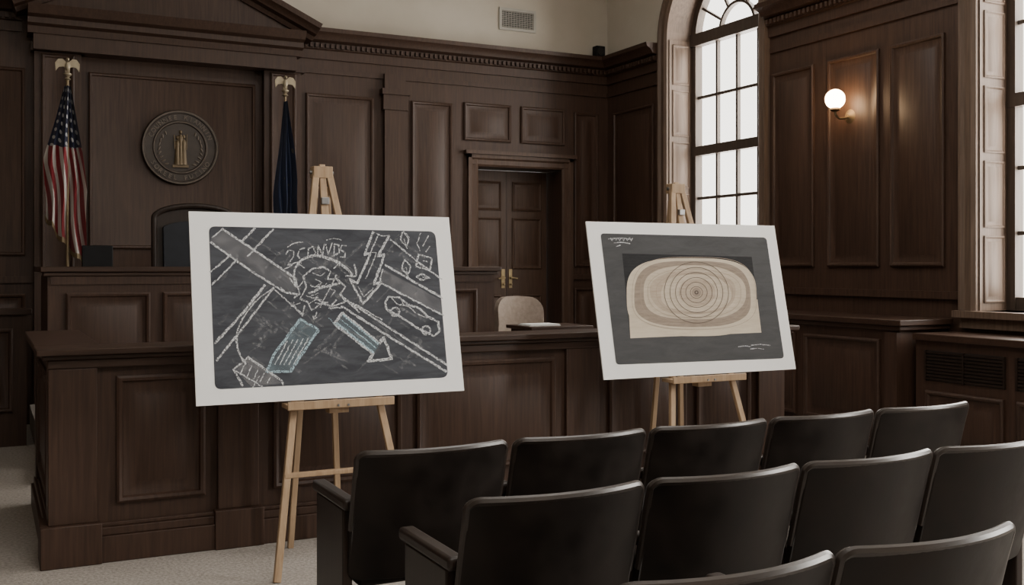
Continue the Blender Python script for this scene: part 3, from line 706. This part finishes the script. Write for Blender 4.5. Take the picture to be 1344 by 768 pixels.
# lettering scrawl
LET=[[(372,334),(376,328),(383,329),(383,336),(375,348),(388,344)],
     [(397,325),(390,327),(388,335),(392,341),(400,339)],
     [(408,323),(402,326),(402,335),(408,338),(412,331),(408,323)],
     [(414,337),(415,321),(421,335),(423,319)],
     [(425,320),(428,334),(434,318)],
     [(436,335),(436,319),(442,321),(443,331),(436,335)],
     [(452,322),(446,321),(445,327),(451,331),(450,337),(444,336)]]
for pts in LET: s(pts,w=1.7,jit=.4,passes=2,spread=.6)
s([(374,324),(384,318),(396,317)],w=1.4,smooth=True); s([(371,353),(377,351),(382,347)],w=1.4); s([(426,314),(436,312),(446,314)],w=1.3)
# arc with arrow
s([(386,376),(384,356),(393,342),(412,335),(436,341),(452,351),(461,361)],w=2.4,smooth=True,passes=3); s([(463,346),(466,362),(451,362)],w=2.4,passes=2); s([(378,364),(388,377),(399,364)],w=1.8,smooth=True)
# open irregular impact outline with small arrows
s([(396,362),(408,352),(422,350),(432,356),(428,366),(440,366),(452,376),(444,386),(452,396),(434,402),(420,398),(408,408),(402,396),(392,392),(400,378),(396,362)],w=2.1,passes=2)
s([(404,386),(420,378),(446,372)],w=2.2,passes=2); s([(418,404),(426,388),(440,360)],w=1.9)
s([(412,366),(420,371),(416,376)],w=1.6); s([(408,358),(418,362),(424,358)],w=1.5); s([(430,378),(438,382),(432,390)],w=1.6); s([(404,399),(412,393),(420,394)],w=1.5)
for (a0,b0,c0,d0) in ((398,352,388,344),(436,352,444,343),(392,398,380,402),(414,410,410,420)):
    s([(a0,b0),(c0,d0)],w=1.6); dx,dy=a0-c0,b0-d0; l=math.hypot(dx,dy); dx/=l; dy/=l
    s([(c0+dx*5-dy*3,d0+dy*5+dx*3),(c0,d0),(c0+dx*5+dy*3,d0+dy*5-dx*3)],w=1.4)
for k in range(8):
    cx_,cy_=random.uniform(402,440),random.uniform(368,398); a=random.uniform(-.7,.5); l=random.uniform(4,9)
    s([(cx_-l*math.cos(a),cy_-l*.6*math.sin(a)),(cx_,cy_+2),(cx_+l*math.cos(a),cy_+l*.6*math.sin(a))],w=1.3)
s([(446,388),(470,410)],w=2.4,passes=2); s([(440,393),(430,405),(448,404)],w=2)
# jagged lightning-like arrow pointing down
s([(488,303),(476,334),(485,331),(467,372),(457,366),(475,399),(500,370),(489,373),(503,333),(494,336),(509,308)],w=2.6,passes=4)
s([(495,306),(484,330),(492,331),(478,366)],w=1.6,passes=2); s([(488,303),(497,308),(509,308)],w=1.5); s([(468,376),(476,390),(488,378)],w=1.6)
# right roads
s([(510,313),(545,342),(578,366)],w=2.2,passes=2); s([(503,347),(578,390)],w=2.6,passes=3); s([(498,371),(580,414)],w=2.6,passes=3); s([(500,352),(496,371)],w=2)
# leaf shapes
for (x0_,y0_,x1_,y1_,wd) in((526,303,531,322,5),(529,340,533,360,5.5),(544,362,560,364,4)):
    mx_,my_=(x0_+x1_)/2,(y0_+y1_)/2; dx,dy=x1_-x0_,y1_-y0_; l=math.hypot(dx,dy); nx_,ny_=-dy/l*wd,dx/l*wd
    s([(x0_,y0_),(mx_+nx_,my_+ny_),(x1_,y1_)],w=1.8,smooth=True,passes=2); s([(x0_,y0_),(mx_-nx_,my_-ny_),(x1_,y1_)],w=1.8,smooth=True,passes=2); s([(mx_,my_),(x1_+dx*.2,y1_+dy*.2)],w=1.2)
s([(547,333),(565,338),(562,354),(544,349)],w=2.0,closed=True,passes=3); s([(553,341),(559,343)],w=1.4); s([(550,304),(545,318),(549,328)],w=1.7); s([(560,308),(553,322)],w=1.6); s([(562,322),(556,330)],w=1.5)
# car
s([(504,397),(508,389),(522,390),(534,399),(548,404),(560,415),(573,422),(575,434),(568,441),(546,430),(520,413),(506,406)],w=2.4,closed=True,passes=3)
s([(512,391),(520,399),(534,402),(544,411),(558,417)],w=1.7,smooth=True); s([(524,391),(528,401)],w=1.5)
for (cx_,cy_) in((517,409),(557,433)):
    s([(cx_+5.5*math.cos(t/10*6.283),cy_+5.5*math.sin(t/10*6.283)) for t in range(11)],w=2.0,smooth=True,passes=2)
# long road lines
s([(452,393),(520,437),(584,478)],w=2.6,passes=3); s([(446,402),(510,443),(584,488)],w=2.6,passes=3); s([(462,398),(500,420)],w=1.8)
# lower arrow, bold pale blue-white
s([(448,411),(497,451),(502,443),(513,471),(482,475),(489,465),(438,426)],w=3.6,closed=True,passes=3); s([(440,424),(489,463)],w=3.0,mi=1,passes=3); s([(448,413),(495,451)],w=2.4,mi=1,passes=2); s([(446,420),(492,457)],w=1.6,mi=1)
# lower left bands
s([(392,419),(416,433),(380,488),(349,489),(358,466)],w=2.6,mi=1,closed=True,passes=3)
for k in range(5): s([(376+k*7,448-k*2+k),(360+k*6,480)],w=1.7)
s([(325,470),(369,500),(372,506)],w=2.4,passes=2); s([(325,470),(306,487),(318,508)],w=2.4,passes=2); s([(306,487),(345,509)],w=2)
for k in range(5): s([(322+k*8,476+k*5),(314+k*9,494+k*3)],w=1.6)
s([(331,510),(340,495)],w=1.6); s([(430,418),(446,434)],w=1.4,mi=1)
O('chalk_drawing',bm,[M_chalk,M_chalkb,M_smear,M_faint,M_smearb],parent=ob1,smooth=False,label='white and blue chalk drawing of roads, arrows and a car')

# ---- board 2
ob2,P2=board((3.112,5.035,.812),1.40,.922,[(772,286),(1020,291),(1043,482),(793,497)],'white foam board with a wood-ring diagram on dark slate sheet')
bm=B(); poly(bm,P2,rpoly([(791,302),(1009,307),(1028,468),(809,477)],5),.0010); O('slate_sheet',bm,M_slate2,parent=ob2,smooth=False,label='dark slate-grey sheet')
def flat(name,c1,c2,ns=20,sc=(1,1,6)): return noise_mat(name,c1,c2,.85,sc,ns,spec=.2)
M_in=flat('print_dark',(.022,.022,.024),(.031,.031,.033)); M_cr=flat('print_cream',(.55,.475,.37),(.64,.56,.45),8); M_b1=flat('print_taupe_band',(.26,.21,.165),(.35,.285,.23),14)
M_b2=flat('print_tan',(.40,.325,.25),(.49,.405,.32),16); M_b3=flat('print_sand',(.48,.405,.315),(.58,.50,.40),16); M_ln=flat('print_line',(.11,.09,.075),(.14,.115,.095))
M_fl=flat('print_faint_line',(.34,.275,.215),(.39,.32,.255))
bm=B(); poly(bm,P2,[(819,329),(989,333),(999,434),(828,442)],.0014,0)
def sq(cx_,cy_,rx,ry,e=2.6,n=72,wob=0,ph=0):
    o=[]
    for i in range(n):
        t=2*math.pi*i/n; c,s_=math.cos(t),math.sin(t); k=1+wob*math.sin(3*t+ph)+wob*.7*math.sin(5*t+2*ph)
        o.append((cx_+math.copysign(abs(c)**(2/e),c)*rx*k,cy_+math.copysign(abs(s_)**(2/e),s_)*ry*k))
    return o
poly(bm,P2,[(826,396),(995,390),(999,434),(828,442)],.0018,1)
poly(bm,P2,sq(909,387,85,52,3.2),.0020,1)
poly(bm,P2,sq(910,383,76,44,3.0,wob=.010),.0023,2)
poly(bm,P2,sq(912,381,67,36,2.6,wob=.012,ph=1),.0026,4)
poly(bm,P2,sq(910,381,56,29,2.4,wob=.018,ph=2),.0029,3)
poly(bm,P2,sq(914,382,46,25,2.3,wob=.02,ph=.5),.0032,4)
poly(bm,P2,sq(916,381,24,18,2.1,wob=.015,ph=3),.0035,3)
poly(bm,P2,sq(915,381,6,6,2.0),.0044,2)
for (rx,ry,e,ph) in((81,48,3.1,0),(71,39,2.8,1),(61,32,2.5,2),(50,26.5,2.4,1.5)):
    stroke(bm,P2,sq(912,382,rx,ry,e,wob=.010,ph=ph),w=.5,mi=6,closed=True,lift=.0046,jit=.05,even=True)
for r in (42,34.5,27.5,20.5,14,8):
    stroke(bm,P2,sq(915,381,r,r*.97,2.0,n=96),w=.7,mi=5,closed=True,lift=.0050,jit=0,even=True)
stroke(bm,P2,sq(915,381,2,2,2.0,n=16),w=1.6,mi=5,closed=True,lift=.0050,jit=0,even=True)
O('ring_print',bm,[M_in,M_cr,M_b1,M_b2,M_b3,M_ln,M_fl],parent=ob2,smooth=False,label='tan and cream concentric wood-ring print')
for grp in ([((801,310),(815,308),(832,310)),((808,315),(820,314),(830,316)),((811,320),(817,318))]+[((x,308),(x+2,312),(x+4,308)) for x in range(804,832,5)],
            [((968,453),(977,451.5),(985,453)),((985,451),(998,449.5),(1010,451)),((984,456),(993,454.5),(1002,456))]):
    bm=B()
    for pts in grp: stroke(bm,P2,list(pts),w=1.3,lift=.002,jit=.25)
    O('chalk_note',bm,[M_chalk],parent=ob2,smooth=False,label='small white chalk note')

# ================================================================ LIGHT
W=bpy.data.worlds.new('World'); S.world=W; W.use_nodes=True
bg=W.node_tree.nodes['Background']; bg.inputs[0].default_value=(1,.965,.90,1); bg.inputs[1].default_value=4.0
def area(name,loc,rot,sx_,sy_,p,col):
    l=bpy.data.lights.new(name,'AREA'); l.shape='RECTANGLE'; l.size=sx_; l.size_y=sy_; l.energy=p; l.color=col
    o=bpy.data.objects.new(name,l); o.location=loc; o.rotation_euler=rot; C.objects.link(o); return o
r90=math.radians(90)
for i,((yc,r),p) in enumerate(zip(WIN,(460,560,1450))):
    area('window_daylight',(7.6,yc,3.0),(0,r90,0),4.2,2.6,p,(1,.965,.915))
area('added_ceiling_fill',(1.6,.0,5.3),(0,0,0),3,3,260,(1,.955,.89))  # added fill lamp below the ceiling, brightens the room; no fixture modelled
area('added_ceiling_fill',(4.0,6.2,5.3),(0,0,0),2,2,70,(1,.955,.90))  # second, weaker fill added behind the bar, not a real fixture

# ================================================================ CAMERA
cam=bpy.data.cameras.new('Camera'); co=bpy.data.objects.new('Camera',cam); C.objects.link(co); S.camera=co
th=math.radians(26.7)
co.location=(0,0,1.45); co.rotation_euler=(math.radians(90),0,-th)
cam.sensor_width=36; cam.lens=1375/1344*36; cam.shift_y=-34/1344; cam.clip_start=.05
